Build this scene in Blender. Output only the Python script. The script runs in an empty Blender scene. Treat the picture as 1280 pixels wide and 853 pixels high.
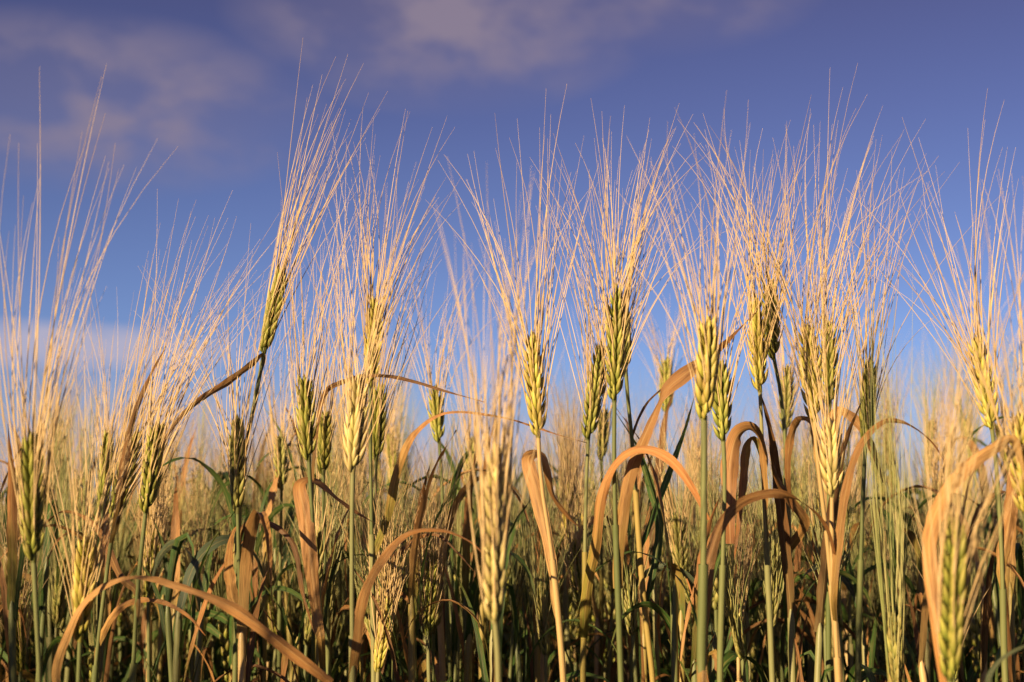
import bpy, math, random
import numpy as np
from mathutils import Vector

SC = bpy.context.scene
COL = SC.collection
rng = np.random.default_rng(11)
R = math.radians

# ------------------------------------------------------------------ camera
CAM_Z = 0.80
PITCH = R(8.1)
FPX = 1280 * 50.0 / 36.0
cam_data = bpy.data.cameras.new('camera')
cam_data.lens = 50.0
cam_data.sensor_width = 36.0
cam_data.clip_start = 0.02
cam_data.clip_end = 5000
cam_data.dof.use_dof = True
cam_data.dof.focus_distance = 0.92
cam_data.dof.aperture_fstop = 12.0
cam = bpy.data.objects.new('camera', cam_data)
cam.location = (0, 0, CAM_Z)
cam.rotation_euler = (math.pi / 2 + PITCH, 0, 0)
COL.objects.link(cam)
SC.camera = cam

# ------------------------------------------------------------------ sun, sky, exposure
SUN_EL, SUN_AZ = 15.0, 217.0        # azimuth clockwise from +Y (the way the camera looks)
sun_dir = Vector((math.sin(R(SUN_AZ)) * math.cos(R(SUN_EL)), math.cos(R(SUN_AZ)) * math.cos(R(SUN_EL)), math.sin(R(SUN_EL))))
sun_data = bpy.data.lights.new('sun', 'SUN')
sun_data.energy = 5.0
sun_data.angle = R(0.6)
sun_data.color = (1.0, 0.73, 0.43)
sun = bpy.data.objects.new('sun', sun_data)
sun.rotation_euler = (-sun_dir).to_track_quat('-Z', 'Y').to_euler()
COL.objects.link(sun)

W = bpy.data.worlds.new('World')
SC.world = W
W.use_nodes = True
wn, wl = W.node_tree.nodes, W.node_tree.links
wn.clear()


def nd(tree, kind, **kw):
    n = tree.nodes.new(kind)
    for k, v in kw.items():
        setattr(n, k, v)
    return n


def ramp(tree, stops, interp='LINEAR'):
    n = tree.nodes.new('ShaderNodeValToRGB')
    cr = n.color_ramp
    cr.interpolation = interp
    while len(cr.elements) < len(stops):
        cr.elements.new(0.5)
    for e, (p, c) in zip(cr.elements, stops):
        e.position = p
        e.color = (c, c, c, 1) if not hasattr(c, '__len__') else (*c, 1)
    return n


def mixc(tree, a, b, fac, blend='MIX'):
    m = tree.nodes.new('ShaderNodeMix')
    m.data_type = 'RGBA'
    m.blend_type = blend
    for sock, v in ((m.inputs[0], fac), (m.inputs[6], a), (m.inputs[7], b)):
        if hasattr(v, 'is_output'):
            tree.links.new(v, sock)
        elif hasattr(v, '__len__'):
            sock.default_value = (*v, 1)
        else:
            sock.default_value = v
    return m.outputs[2]


def mth(tree, op, a, b=None, clamp=False):
    m = tree.nodes.new('ShaderNodeMath')
    m.operation = op
    m.use_clamp = clamp
    for i, v in enumerate((a, b)):
        if v is None:
            continue
        if hasattr(v, 'is_output'):
            tree.links.new(v, m.inputs[i])
        else:
            m.inputs[i].default_value = v
    return m.outputs[0]


WT = W.node_tree
sky = nd(WT, 'ShaderNodeTexSky', sky_type='NISHITA')
sky.sun_disc = False
sky.sun_elevation = R(SUN_EL)
sky.sun_rotation = R(SUN_AZ)
sky.altitude = 200
sky.air_density = 1.0
sky.dust_density = 0.6
sky.ozone_density = 4.0
SKY_STRENGTH = 0.05
# thin clouds: noise on the viewing direction projected on a flat cloud layer
tc = nd(WT, 'ShaderNodeTexCoord')
sep = nd(WT, 'ShaderNodeSeparateXYZ')
wl.new(tc.outputs['Generated'], sep.inputs[0])
az = mth(WT, 'ARCTAN2', sep.outputs[0], sep.outputs[1])
elv = mth(WT, 'ARCSINE', sep.outputs[2])
def tint_ramp():                            # this evening air: violet overhead, clear pale blue low down
    n = ramp(WT, [(0.10, (0.95, 0.84, 1.04)), (0.26, (0.93, 0.83, 1.10)), (0.45, (0.88, 0.67, 0.89)), (0.59, (0.84, 0.555, 0.75)), (0.74, (0.81, 0.465, 0.62)), (1.0, (0.7, 0.38, 0.55))])
    wl.new(mth(WT, 'MULTIPLY', elv, 2.0, clamp=True), n.inputs[0])
    return n.outputs[0]


base = mixc(WT, sky.outputs[0], tint_ramp(), 1.0, 'MULTIPLY')


def blob(az0, el0, raz, rel, pw=1.0):
    a = mth(WT, 'DIVIDE', mth(WT, 'SUBTRACT', az, az0), raz)
    e = mth(WT, 'DIVIDE', mth(WT, 'SUBTRACT', elv, el0), rel)
    d = mth(WT, 'ADD', mth(WT, 'MULTIPLY', a, a), mth(WT, 'MULTIPLY', e, e))
    return mth(WT, 'MULTIPLY', mth(WT, 'SUBTRACT', 1.0, d, clamp=True), pw)


cmb = nd(WT, 'ShaderNodeCombineXYZ')
wl.new(az, cmb.inputs[0])
wl.new(mth(WT, 'MULTIPLY', elv, 1.7), cmb.inputs[1])
nz = nd(WT, 'ShaderNodeTexNoise')
nz.inputs['Scale'].default_value = 11.0
nz.inputs['Detail'].default_value = 7.0
nz.inputs['Roughness'].default_value = 0.5
nz.inputs['Distortion'].default_value = 0.12
wl.new(cmb.outputs[0], nz.inputs['Vector'])
nzr = ramp(WT, [(0.40, 0.0), (0.64, 1.0)], 'EASE')
wl.new(nz.outputs['Fac'], nzr.inputs[0])


def pxdir(px, py):
    x, y = (px - 640) / FPX, -(py - 426.5) / FPX
    v = Vector((x, math.cos(PITCH) - y * math.sin(PITCH), math.sin(PITCH) + y * math.cos(PITCH))).normalized()
    return math.atan2(v.x, v.y), math.asin(v.z)


def bank(spots, lo, amt):
    out = None
    for (cx, cy, rx, ry, pw) in spots:
        a0, e0 = pxdir(cx, cy)
        b = blob(a0, e0, rx / FPX, ry / FPX, pw)
        out = b if out is None else mth(WT, 'MAXIMUM', out, b)
    return mth(WT, 'MULTIPLY', out, mth(WT, 'ADD', mth(WT, 'MULTIPLY', nzr.outputs[0], amt), lo), clamp=True)


cl = bank([(120, 130, 300, 115, 1.0), (215, 190, 120, 55, 0.7), (560, 15, 300, 130, 1.0), (830, 0, 210, 70, 0.7)], 0.25, 0.8)
streak = bank([(20, 430, 300, 34, 2.6), (150, 520, 400, 60, 0.4), (620, 570, 500, 60, 0.5)], 0.35, 0.5)
# a low veil of cloud along the horizon
low = mth(WT, 'SUBTRACT', 1.0, mth(WT, 'DIVIDE', mth(WT, 'SUBTRACT', elv, 0.03), 0.10), clamp=True)
low = mth(WT, 'MULTIPLY', mth(WT, 'MULTIPLY', low, low), mth(WT, 'ADD', mth(WT, 'MULTIPLY', nzr.outputs[0], 0.5), 0.45), clamp=True)
CLOUD = (2.75, 2.2, 2.85)
STREAK = (4.7, 4.3, 5.3)
LOWC = (4.9, 3.8, 4.7)
c1 = mixc(WT, base, CLOUD, mth(WT, 'MULTIPLY', cl, 0.82))
c1 = mixc(WT, c1, STREAK, mth(WT, 'MULTIPLY', streak, 0.8))
c2 = mixc(WT, c1, LOWC, low)
bg = nd(WT, 'ShaderNodeBackground')
bg.inputs['Strength'].default_value = SKY_STRENGTH
wl.new(c2, bg.inputs[0])
wo = nd(WT, 'ShaderNodeOutputWorld')
wl.new(bg.outputs[0], wo.inputs[0])

vs = SC.view_settings
vs.view_transform = 'Standard'
vs.look = 'None'
vs.exposure = 1.08
vs.gamma = 1.0
vs.use_curve_mapping = False
SC.cycles.use_denoising = True
SC.cycles.max_bounces = 6
SC.cycles.transparent_max_bounces = 4


# ------------------------------------------------------------------ materials
def new_mat(name):
    m = bpy.data.materials.new(name)
    m.use_nodes = True
    t = m.node_tree
    t.nodes.clear()
    out = t.nodes.new('ShaderNodeOutputMaterial')
    at = t.nodes.new('ShaderNodeAttribute')
    at.attribute_name = 'st'
    sp = t.nodes.new('ShaderNodeSeparateXYZ')
    t.links.new(at.outputs['Vector'], sp.inputs[0])
    return m, t, out, sp.outputs[0], sp.outputs[1], sp.outputs[2]


def finish(t, out, col, rough=0.55, trans=0.0, bump=None, bstr=0.3, bdist=0.0004, tcol=None, spec=0.35):
    p = t.nodes.new('ShaderNodeBsdfPrincipled')
    t.links.new(col, p.inputs['Base Color'])
    p.inputs['Roughness'].default_value = rough
    p.inputs['Specular IOR Level'].default_value = spec
    last = p.outputs[0]
    if bump is not None:
        b = t.nodes.new('ShaderNodeBump')
        b.inputs['Strength'].default_value = bstr
        b.inputs['Distance'].default_value = bdist
        t.links.new(bump, b.inputs['Height'])
        t.links.new(b.outputs[0], p.inputs['Normal'])
    if trans > 0:
        tr = t.nodes.new('ShaderNodeBsdfTranslucent')
        t.links.new(tcol or col, tr.inputs[0])
        mx = t.nodes.new('ShaderNodeMixShader')
        mx.inputs[0].default_value = trans
        t.links.new(last, mx.inputs[1])
        t.links.new(tr.outputs[0], mx.inputs[2])
        last = mx.outputs[0]
    t.links.new(last, out.inputs[0])


def comb(t, x, y, z):
    c = t.nodes.new('ShaderNodeCombineXYZ')
    for i, v in enumerate((x, y, z)):
        if hasattr(v, 'is_output'):
            t.links.new(v, c.inputs[i])
        else:
            c.inputs[i].default_value = v
    return c.outputs[0]


def noise(t, vec, scale, detail=3.0):
    n = t.nodes.new('ShaderNodeTexNoise')
    n.inputs['Scale'].default_value = scale
    n.inputs['Detail'].default_value = detail
    t.links.new(vec, n.inputs['Vector'])
    return n.outputs['Fac']


def ramp_out(t, sock, stops):
    n = ramp(t, stops)
    t.links.new(sock, n.inputs[0])
    return n.outputs[0]


def leaf_mat(name, stops, trans=0.22, spot=(0.16, 0.07, 0.025), spotamt=0.75):
    m, t, out, u, v, r = new_mat(name)
    rp = ramp(t, stops)
    wob = noise(t, comb(t, mth(t, 'MULTIPLY', u, 2.0), mth(t, 'MULTIPLY', v, 5.0), mth(t, 'MULTIPLY', r, 37.0)), 1.0)
    t.links.new(mth(t, 'ADD', v, mth(t, 'MULTIPLY', mth(t, 'SUBTRACT', wob, 0.5), 0.5), clamp=True), rp.inputs[0])
    vein = noise(t, comb(t, mth(t, 'MULTIPLY', u, 9.0), mth(t, 'MULTIPLY', v, 1.2), mth(t, 'MULTIPLY', r, 91.0)), 1.8, 5.0)
    vr = ramp(t, [(0.3, 0.62), (0.55, 1.0), (0.75, 1.25)])
    t.links.new(vein, vr.inputs[0])
    c = mixc(t, rp.outputs[0], vr.outputs[0], 1.0, 'MULTIPLY')
    fine = t.nodes.new('ShaderNodeTexWave')
    fine.inputs['Scale'].default_value = 2.6
    fine.inputs['Distortion'].default_value = 1.2
    fine.inputs['Detail'].default_value = 2.0
    t.links.new(comb(t, mth(t, 'MULTIPLY', u, 1.0), mth(t, 'MULTIPLY', v, 0.15), mth(t, 'MULTIPLY', r, 11.0)), fine.inputs['Vector'])
    c = mixc(t, c, ramp_out(t, fine.outputs['Fac'], [(0.0, 0.80), (0.6, 1.06)]), 1.0, 'MULTIPLY')
    rib = mth(t, 'MULTIPLY', mth(t, 'SUBTRACT', 1.0, mth(t, 'MULTIPLY', mth(t, 'ABSOLUTE', u), 9.0), clamp=True), 0.35)
    c = mixc(t, c, (0.56, 0.42, 0.17), rib)
    vein = mth(t, 'ADD', vein, mth(t, 'MULTIPLY', fine.outputs['Fac'], 0.35))
    sn = noise(t, comb(t, mth(t, 'MULTIPLY', u, 2.2), mth(t, 'MULTIPLY', v, 9.0), mth(t, 'MULTIPLY', r, 53.0)), 1.3, 5.0)
    sr = ramp(t, [(0.52, 0.0), (0.72, 1.0)])
    t.links.new(sn, sr.inputs[0])
    c = mixc(t, c, spot, mth(t, 'MULTIPLY', sr.outputs[0], spotamt))
    hv = t.nodes.new('ShaderNodeHueSaturation')
    t.links.new(mth(t, 'ADD', mth(t, 'MULTIPLY', r, 0.45), 0.78), hv.inputs['Value'])
    t.links.new(c, hv.inputs['Color'])
    finish(t, out, hv.outputs[0], 0.5, trans, vein, 0.6, 0.0006)
    return m


def stem_mat(name, lo, hi, rough=0.45):
    m, t, out, u, v, r = new_mat(name)
    n = noise(t, comb(t, mth(t, 'MULTIPLY', u, 5.0), mth(t, 'MULTIPLY', v, 6.0), mth(t, 'MULTIPLY', r, 31.0)), 1.5, 4.0)
    n2 = noise(t, comb(t, mth(t, 'MULTIPLY', u, 30.0), mth(t, 'MULTIPLY', v, 2.0), r), 1.0, 2.0)
    f = mth(t, 'ADD', mth(t, 'MULTIPLY', n, 0.9), mth(t, 'MULTIPLY', n2, 0.3), clamp=True)
    f = mth(t, 'SUBTRACT', f, mth(t, 'MULTIPLY', mth(t, 'SUBTRACT', r, 0.5), 0.5), clamp=True)
    finish(t, out, mixc(t, lo, hi, f), rough, 0.0, n2, 0.35, 0.0003)
    return m


def ear_mat(name, basec, tipc, dark):
    m, t, out, u, v, r = new_mat(name)
    rp = ramp(t, [(0.0, dark), (0.25, basec), (0.8, tipc), (1.0, tipc)])
    t.links.new(v, rp.inputs[0])
    n = noise(t, comb(t, mth(t, 'MULTIPLY', u, 9.0), mth(t, 'MULTIPLY', v, 1.5), mth(t, 'MULTIPLY', r, 71.0)), 1.2, 3.0)
    vr = ramp(t, [(0.3, 0.7), (0.7, 1.18)])
    t.links.new(n, vr.inputs[0])
    c = mixc(t, rp.outputs[0], vr.outputs[0], 1.0, 'MULTIPLY')
    hv = t.nodes.new('ShaderNodeHueSaturation')
    t.links.new(mth(t, 'ADD', mth(t, 'MULTIPLY', r, 0.04), 0.48), hv.inputs['Hue'])
    t.links.new(mth(t, 'ADD', mth(t, 'MULTIPLY', r, 0.5), 0.75), hv.inputs['Value'])
    t.links.new(c, hv.inputs['Color'])
    finish(t, out, hv.outputs[0], 0.5, 0.08, n, 0.5, 0.0004)
    return m


def awn_mat(name, lo, hi):
    m, t, out, u, v, r = new_mat(name)
    finish(t, out, mixc(t, lo, hi, r), 0.42, 0.12, spec=0.4)
    return m


M = {}
M['tan'] = leaf_mat('dry_tan_leaf', [(0, (0.46, 0.31, 0.11)), (0.3, (0.54, 0.31, 0.11)), (0.7, (0.46, 0.24, 0.075)), (1, (0.38, 0.18, 0.05))])
M['orange'] = leaf_mat('dry_orange_leaf', [(0, (0.36, 0.25, 0.06)), (0.3, (0.46, 0.25, 0.08)), (0.7, (0.40, 0.20, 0.065)), (1, (0.27, 0.11, 0.03))])
M['brown'] = leaf_mat('dry_brown_leaf', [(0, (0.18, 0.12, 0.035)), (0.4, (0.19, 0.095, 0.03)), (1, (0.26, 0.13, 0.045))], 0.15)
M['turning'] = leaf_mat('half_green_leaf', [(0, (0.12, 0.17, 0.03)), (0.25, (0.32, 0.25, 0.05)), (0.5, (0.46, 0.23, 0.08)), (1, (0.40, 0.17, 0.05))])
M['green'] = leaf_mat('green_leaf', [(0, (0.045, 0.10, 0.02)), (0.75, (0.068, 0.135, 0.025)), (1, (0.20, 0.19, 0.045))], 0.3, (0.22, 0.16, 0.05), 0.4)
M['blue'] = leaf_mat('blue_green_leaf', [(0, (0.09, 0.13, 0.075)), (1, (0.12, 0.15, 0.08))], 0.25, (0.22, 0.16, 0.05), 0.3)
M['stem_green'] = stem_mat('green_stem', (0.072, 0.10, 0.030), (0.17, 0.18, 0.066))
M['stem_pale'] = stem_mat('pale_green_stem', (0.14, 0.16, 0.06), (0.26, 0.24, 0.10))
M['stem_straw'] = stem_mat('straw_stem', (0.30, 0.21, 0.075), (0.50, 0.35, 0.15))
M['sheath_yellow'] = stem_mat('yellow_green_sheath', (0.15, 0.14, 0.03), (0.34, 0.25, 0.075))
M['ear_olive'] = ear_mat('olive_ear', (0.17, 0.185, 0.028), (0.38, 0.33, 0.065), (0.09, 0.105, 0.018))
M['ear_gold'] = ear_mat('gold_ear', (0.32, 0.29, 0.045), (0.56, 0.43, 0.11), (0.18, 0.17, 0.025))
M['ear_pale'] = ear_mat('pale_ear', (0.40, 0.35, 0.11), (0.62, 0.48, 0.20), (0.26, 0.23, 0.08))
M['ear_green'] = ear_mat('green_ear', (0.17, 0.17, 0.04), (0.36, 0.31, 0.09), (0.09, 0.095, 0.025))
M['awn'] = awn_mat('straw_awn', (0.43, 0.29, 0.115), (0.65, 0.48, 0.24))
M['awn_green'] = awn_mat('green_straw_awn', (0.20, 0.23, 0.07), (0.42, 0.38, 0.15))


# ------------------------------------------------------------------ mesh tools
class MB:
    """collects vertices, quads/triangles and the st attribute, and links them as ONE mesh object"""

    def __init__(self):
        self.v, self.q, self.s, self.mi, self.n = [], [], [], [], 0

    def add(self, v, q, s, mi=0):
        self.v.append(np.asarray(v, np.float32))
        self.q.append(np.asarray(q, np.int32) + self.n)
        self.s.append(np.asarray(s, np.float32))
        self.mi.append(np.full(len(q), mi, np.int32))
        self.n += len(v)

    def arrays(self):
        return np.concatenate(self.v), np.concatenate(self.q), np.concatenate(self.s), np.concatenate(self.mi)

    def mesh(self, name, mats):
        return mesh_from(name, *self.arrays(), mats)

    def build(self, name, mats, parent=None, origin=None):
        if not isinstance(mats, (list, tuple)):
            mats = [mats]
        v, q, s, mi = self.arrays()
        if origin is not None:
            v = v - np.asarray(origin, np.float32)
        o = bpy.data.objects.new(name, mesh_from(name, v, q, s, mi, mats))
        COL.objects.link(o)
        if parent is not None:
            o.parent = parent
        return o


def mesh_from(name, v, q, s, mi, mats):
    me = bpy.data.meshes.new(name)
    me.vertices.add(len(v))
    me.vertices.foreach_set('co', np.ascontiguousarray(v, np.float32).ravel())
    k = q.shape[1]
    me.loops.add(len(q) * k)
    me.loops.foreach_set('vertex_index', np.ascontiguousarray(q, np.int32).ravel())
    me.polygons.add(len(q))
    me.polygons.foreach_set('loop_start', np.arange(0, len(q) * k, k, dtype=np.int32))
    me.polygons.foreach_set('material_index', np.ascontiguousarray(mi, np.int32))
    me.polygons.foreach_set('use_smooth', np.ones(len(q), bool))
    a = me.attributes.new('st', 'FLOAT_VECTOR', 'POINT')
    a.data.foreach_set('vector', np.ascontiguousarray(s, np.float32).ravel())
    me.update(calc_edges=True)
    me.validate()
    for m in mats:
        me.materials.append(m)
    return me


def nrm(a):
    a = np.asarray(a, float)
    return a / (np.linalg.norm(a, axis=-1, keepdims=True) + 1e-12)


def smooth_path(pts, n):
    """centripetal-ish Catmull-Rom through the points, n samples evenly by chord"""
    p = np.asarray(pts, float)
    if len(p) == 2:
        t = np.linspace(0, 1, n)[:, None]
        return p[0] * (1 - t) + p[1] * t
    ext = np.vstack([2 * p[0] - p[1], p, 2 * p[-1] - p[-2]])
    seg = np.linalg.norm(np.diff(p[:, :3], axis=0), axis=1)
    cum = np.concatenate([[0], np.cumsum(seg)])
    ss = np.linspace(0, cum[-1], n)
    idx = np.clip(np.searchsorted(cum, ss, side='right') - 1, 0, len(p) - 2)
    t = ((ss - cum[idx]) / (seg[idx] + 1e-12))[:, None]
    p0, p1, p2, p3 = ext[idx], ext[idx + 1], ext[idx + 2], ext[idx + 3]
    d1 = seg[idx][:, None]
    sp = np.concatenate([[seg[0]], seg, [seg[-1]]])
    dm, dp = sp[idx][:, None], sp[idx + 2][:, None]
    m1 = (p2 - p0) / (dm + d1) * d1
    m2 = (p3 - p1) / (d1 + dp) * d1
    h = t ** 3
    s2 = t ** 2
    return (2 * h - 3 * s2 + 1) * p1 + (h - 2 * s2 + t) * m1 + (-2 * h + 3 * s2) * p2 + (h - s2) * m2


def tube(mb, path, rad, sides, rnd=None, mi=0, v0=0.0, v1=1.0):
    p = np.asarray(path, float)
    n = len(p)
    T = nrm(np.gradient(p, axis=0))
    ref = np.array([1.0, 0, 0]) if abs(T[n // 2][0]) < 0.8 else np.array([0, 1.0, 0])
    A = nrm(np.cross(T, ref))
    B = np.cross(T, A)
    ang = np.arange(sides) * 2 * math.pi / sides
    r = np.broadcast_to(np.asarray(rad, float), (n,))
    V = p[:, None, :] + r[:, None, None] * (np.cos(ang)[None, :, None] * A[:, None, :] + np.sin(ang)[None, :, None] * B[:, None, :])
    i = np.arange(n - 1)[:, None] * sides
    j = np.arange(sides)[None, :]
    k = (j + 1) % sides
    Q = np.stack([i + j, i + k, i + k + sides, i + j + sides], -1).reshape(-1, 4)
    S = np.zeros((n, sides, 3))
    S[..., 0] = (ang / (2 * math.pi))[None]
    S[..., 1] = np.linspace(v0, v1, n)[:, None]
    S[..., 2] = rng.random() if rnd is None else rnd
    mb.add(V.reshape(-1, 3), Q, S.reshape(-1, 3), mi)


def awns(mb, P0, P1, P2, r0, r1, segs=6, mi=0):
    """many thin three-sided bristles at once, each a quadratic curve"""
    n = len(P0)
    t = np.linspace(0, 1, segs + 1)[None, :, None]
    p = (1 - t) ** 2 * P0[:, None] + 2 * t * (1 - t) * P1[:, None] + t ** 2 * P2[:, None]
    T = nrm(np.gradient(p, axis=1))
    A = nrm(np.cross(T, np.array([0.13, 0.97, 0.2])))
    B = np.cross(T, A)
    tt = np.linspace(0, 1, segs + 1)
    rr = (np.asarray(r0).reshape(-1, 1) * (1 - tt) + r1 * tt)[:, :, None]
    ring = []
    for a in (0.3, 0.3 + 2.094, 0.3 + 4.189):
        ring.append(p + rr * (math.cos(a) * A + math.sin(a) * B))
    V = np.stack(ring, 2)
    base = (np.arange(n) * (segs + 1) * 3)[:, None, None] + (np.arange(segs) * 3)[None, :, None]
    j = np.arange(3)[None, None, :]
    k = (j + 1) % 3
    Q = np.stack([base + j, base + k, base + k + 3, base + j + 3], -1).reshape(-1, 4)
    S = np.zeros(V.shape)
    S[..., 1] = tt[None, :, None]
    S[..., 2] = rng.random(n)[:, None, None]
    mb.add(V.reshape(-1, 3), Q, S.reshape(-1, 3), mi)


def seed_template(nu, nv):
    tv = np.linspace(0, 1, nv)
    prof = np.sin(np.pi * np.clip(tv, 0, 1) ** 0.75) ** 0.8 * (1 - 0.25 * tv)
    prof *= 1 - 0.35 * np.clip((tv - 0.6) / 0.4, 0, 1)
    prof[0], prof[-1] = 0.25, 0.05
    return tv, prof


def seeds(mb, C, D, L, Wd, F, nu=6, nv=6, rnd=None, mi=0):
    """husks: pointed pods at C, along D, length L, half width Wd, flattened along F"""
    n = len(C)
    tv, prof = seed_template(nu, nv)
    D = nrm(D)
    A = nrm(np.cross(D, F))
    B = np.cross(D, A)
    ang = np.arange(nu) * 2 * math.pi / nu
    V = (C[:, None, None] + D[:, None, None] * (tv[None, :, None, None] * L[:, None, None, None])
         + prof[None, :, None, None] * Wd[:, None, None, None]
         * (np.cos(ang)[None, None, :, None] * A[:, None, None] + 0.8 * np.sin(ang)[None, None, :, None] * B[:, None, None]))
    base = (np.arange(n) * nv * nu)[:, None, None] + (np.arange(nv - 1) * nu)[None, :, None]
    j = np.arange(nu)[None, None, :]
    k = (j + 1) % nu
    Q = np.stack([base + j, base + k, base + k + nu, base + j + nu], -1).reshape(-1, 4)
    S = np.zeros(V.shape)
    S[..., 0] = (ang / 6.283)[None, None]
    S[..., 1] = tv[None, :, None]
    S[..., 2] = (rng.random(n) if rnd is None else rnd)[:, None, None]
    mb.add(V.reshape(-1, 3), Q, S.reshape(-1, 3), mi)


def make_ear(base, tip, width=0.0125, awn_len=0.13, fan=(-14, 14), roll=None, fat=1.0, nu=6, nv=6, awn_r=0.00045, segs=7,
             bow=0.0, right=np.array([1.0, 0, 0]), depthfan=10, per=3, keep=.97, nsp=None):
    """returns (ear MB, awn MB): two rows of overlapping spikelets on a spine, each with bristles"""
    base, tip = np.asarray(base, float), np.asarray(tip, float)
    ax = tip - base
    L = np.linalg.norm(ax)
    a = ax / L
    roll = rng.uniform(0, math.pi) if roll is None else roll
    r0 = nrm(right - a * np.dot(a, right))
    f0 = np.cross(a, r0)
    s = math.cos(roll) * r0 + math.sin(roll) * f0
    f = np.cross(a, s)
    nsp = nsp or max(10, int(L / 0.0038))
    ear, aw = MB(), MB()
    C, D, Ls, Ws, Fs, tips, tdir, sgn, hh, rn = [], [], [], [], [], [], [], [], [], []
    for i in range(nsp):
        t = (i + 0.2) / nsp
        sg = 1 if i % 2 else -1
        size = np.interp(t, [0, .12, .35, .7, 1], [.78, 1.0, 1.1, .95, .62]) * fat * rng.uniform(.93, 1.07)
        c = base + a * (t * L * 0.90) + s * sg * width * 0.05 + r0 * bow * math.sin(math.pi * t)
        rs = rng.random()
        for k in (-1, 0, 1):
            out = 0.07 + 0.12 * rng.random() if k else 0.36
            if t > 0.88:
                out *= 0.5
            d = nrm(a + s * sg * out + f * k * 0.17 + rng.normal(0, 0.03, 3))
            ln = width * (1.24 if k else 1.1) * size * rng.uniform(.9, 1.1)
            cc = c + f * k * width * 0.15 + s * sg * width * (0.02 if k else 0.16)
            C.append(cc); D.append(d); Ls.append(ln); Ws.append(width * (0.19 if k else 0.18) * size); Fs.append(s)
            rn.append(np.clip(0.6 * rs + 0.4 * rng.random(), 0, 1))
            if (k or rng.random() < per - 2) and rng.random() < keep * (1.0 if t < .6 else .72):
                tips.append(cc + d * ln * 0.96); tdir.append(d); sgn.append(np.dot(s * sg + f * k * 0.6, r0)); hh.append(t)
        for k in (-1, 1):       # glumes at the foot of the spikelet
            d = nrm(a + s * sg * 0.42 + f * k * 0.30)
            C.append(c + f * k * width * 0.10 - a * width * 0.10); D.append(d)
            Ls.append(width * 0.66 * size); Ws.append(width * 0.16 * size); Fs.append(s)
            rn.append(np.clip(0.5 * rs + 0.5 * rng.random(), 0, 1))
    C.append(base + a * L * 0.86); D.append(a); Ls.append(L * 0.15); Ws.append(width * 0.17); Fs.append(s); rn.append(0.5)
    seeds(ear, np.array(C), np.array(D), np.array(Ls), np.array(Ws), np.array(Fs), nu, nv, np.array(rn))
    tube(ear, np.stack([base + a * L * q + r0 * bow * math.sin(math.pi * q) for q in np.linspace(-0.02, 0.9, 8)]), 0.0016, 5, 0.4)
    n = len(tips)
    P0, D0, sgn, hh = np.array(tips), np.array(tdir), np.array(sgn), np.array(hh)
    lo, hi = R(fan[0]), R(fan[1])
    mid, half = (lo + hi) / 2, (hi - lo) / 2
    ph = mid + half * np.clip(0.62 * np.clip(sgn, -1, 1) + rng.normal(0, 0.34, n) + 0.4 * rng.normal(0, 1, n) * (rng.random(n) < .18), -1.6, 1.6)
    ps = rng.normal(0, R(depthfan), n)
    up = np.array([0, 0, 1.0])
    fw = np.cross(up, right)
    dirs = nrm(up * np.cos(ph)[:, None] + right * np.sin(ph)[:, None] + fw * np.sin(ps)[:, None])
    ln = awn_len * 1.06 * (1.06 - 0.55 * rng.beta(1.1, 1.7, n)) * (1 - 0.12 * np.abs(hh - 0.55))
    P2 = P0 + dirs * ln[:, None] + rng.normal(0, 0.006, (n, 3))
    P1 = P0 + nrm(D0 * 0.5 + dirs * 0.6 + a * 0.35) * (ln * 0.5)[:, None] + rng.normal(0, 0.0035, (n, 3))
    awns(aw, P0, P1, P2, awn_r * rng.uniform(0.75, 1.2, n), awn_r * 0.15, segs)
    return ear, aw


def ribbon(mb, path, wvec, width, cross=5, curl=0.25, rnd=None, mi=0, prof=None, wav=0.0):
    """leaf blade: a path, a width direction per sample and a half-width profile"""
    p = np.asarray(path, float)
    n = len(p)
    T = nrm(np.gradient(p, axis=0))
    wv = nrm(wvec - T * np.sum(wvec * T, axis=1, keepdims=True))
    N = np.cross(wv, T)
    u = np.linspace(-1, 1, cross)
    v = np.linspace(0, 1, n)
    if prof is None:
        prof = np.minimum(1, 0.45 + 2.2 * v) * np.clip((1 - v) / 0.55, 0, 1) ** 0.7
        prof = np.maximum(prof, 0.04)
    rd = rng.random() if rnd is None else rnd
    fr = rng.normal(0, 1, (2, n))
    fr = np.stack([np.convolve(f, [.25, .5, .25], 'same') for f in fr])
    hw = width / 2 * prof * (1 + wav * np.sin(v * 37 + rd * 20) * 0.15)
    cv = curl * (1.0 + 0.8 * np.sin(v * rng.uniform(4, 9) + rd * 12))
    V = p[:, None] + hw[:, None, None] * (u[None, :, None] * wv[:, None] + (np.abs(u)[None, :, None] ** 1.1) * cv[:, None, None] * N[:, None])
    V[:, 0] += (wv * (hw * wav * 0.10 * fr[0])[:, None]) + N * (hw * wav * .25 * fr[0])[:, None]
    V[:, -1] -= (wv * (hw * wav * 0.10 * fr[1])[:, None]) - N * (hw * wav * .25 * fr[1])[:, None]
    V += (wav * width * 0.10 * np.sin(v * 41 + rd * 9))[:, None, None] * u[None, :, None] * N[:, None]
    i = np.arange(n - 1)[:, None] * cross
    j = np.arange(cross - 1)[None, :]
    Q = np.stack([i + j, i + j + 1, i + j + 1 + cross, i + j + cross], -1).reshape(-1, 4)
    S = np.zeros((n, cross, 3))
    S[..., 0] = u[None]
    S[..., 1] = v[:, None]
    S[..., 2] = rd
    mb.add(V.reshape(-1, 3), Q, S.reshape(-1, 3), mi)


# ------------------------------------------------------------------ where a spot of the photograph lies at a given distance
cF = np.array([0, math.cos(PITCH), math.sin(PITCH)])
cU = np.array([0, -math.sin(PITCH), math.cos(PITCH)])
cR = np.array([1.0, 0, 0])
cC = np.array([0, 0, CAM_Z])


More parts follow.
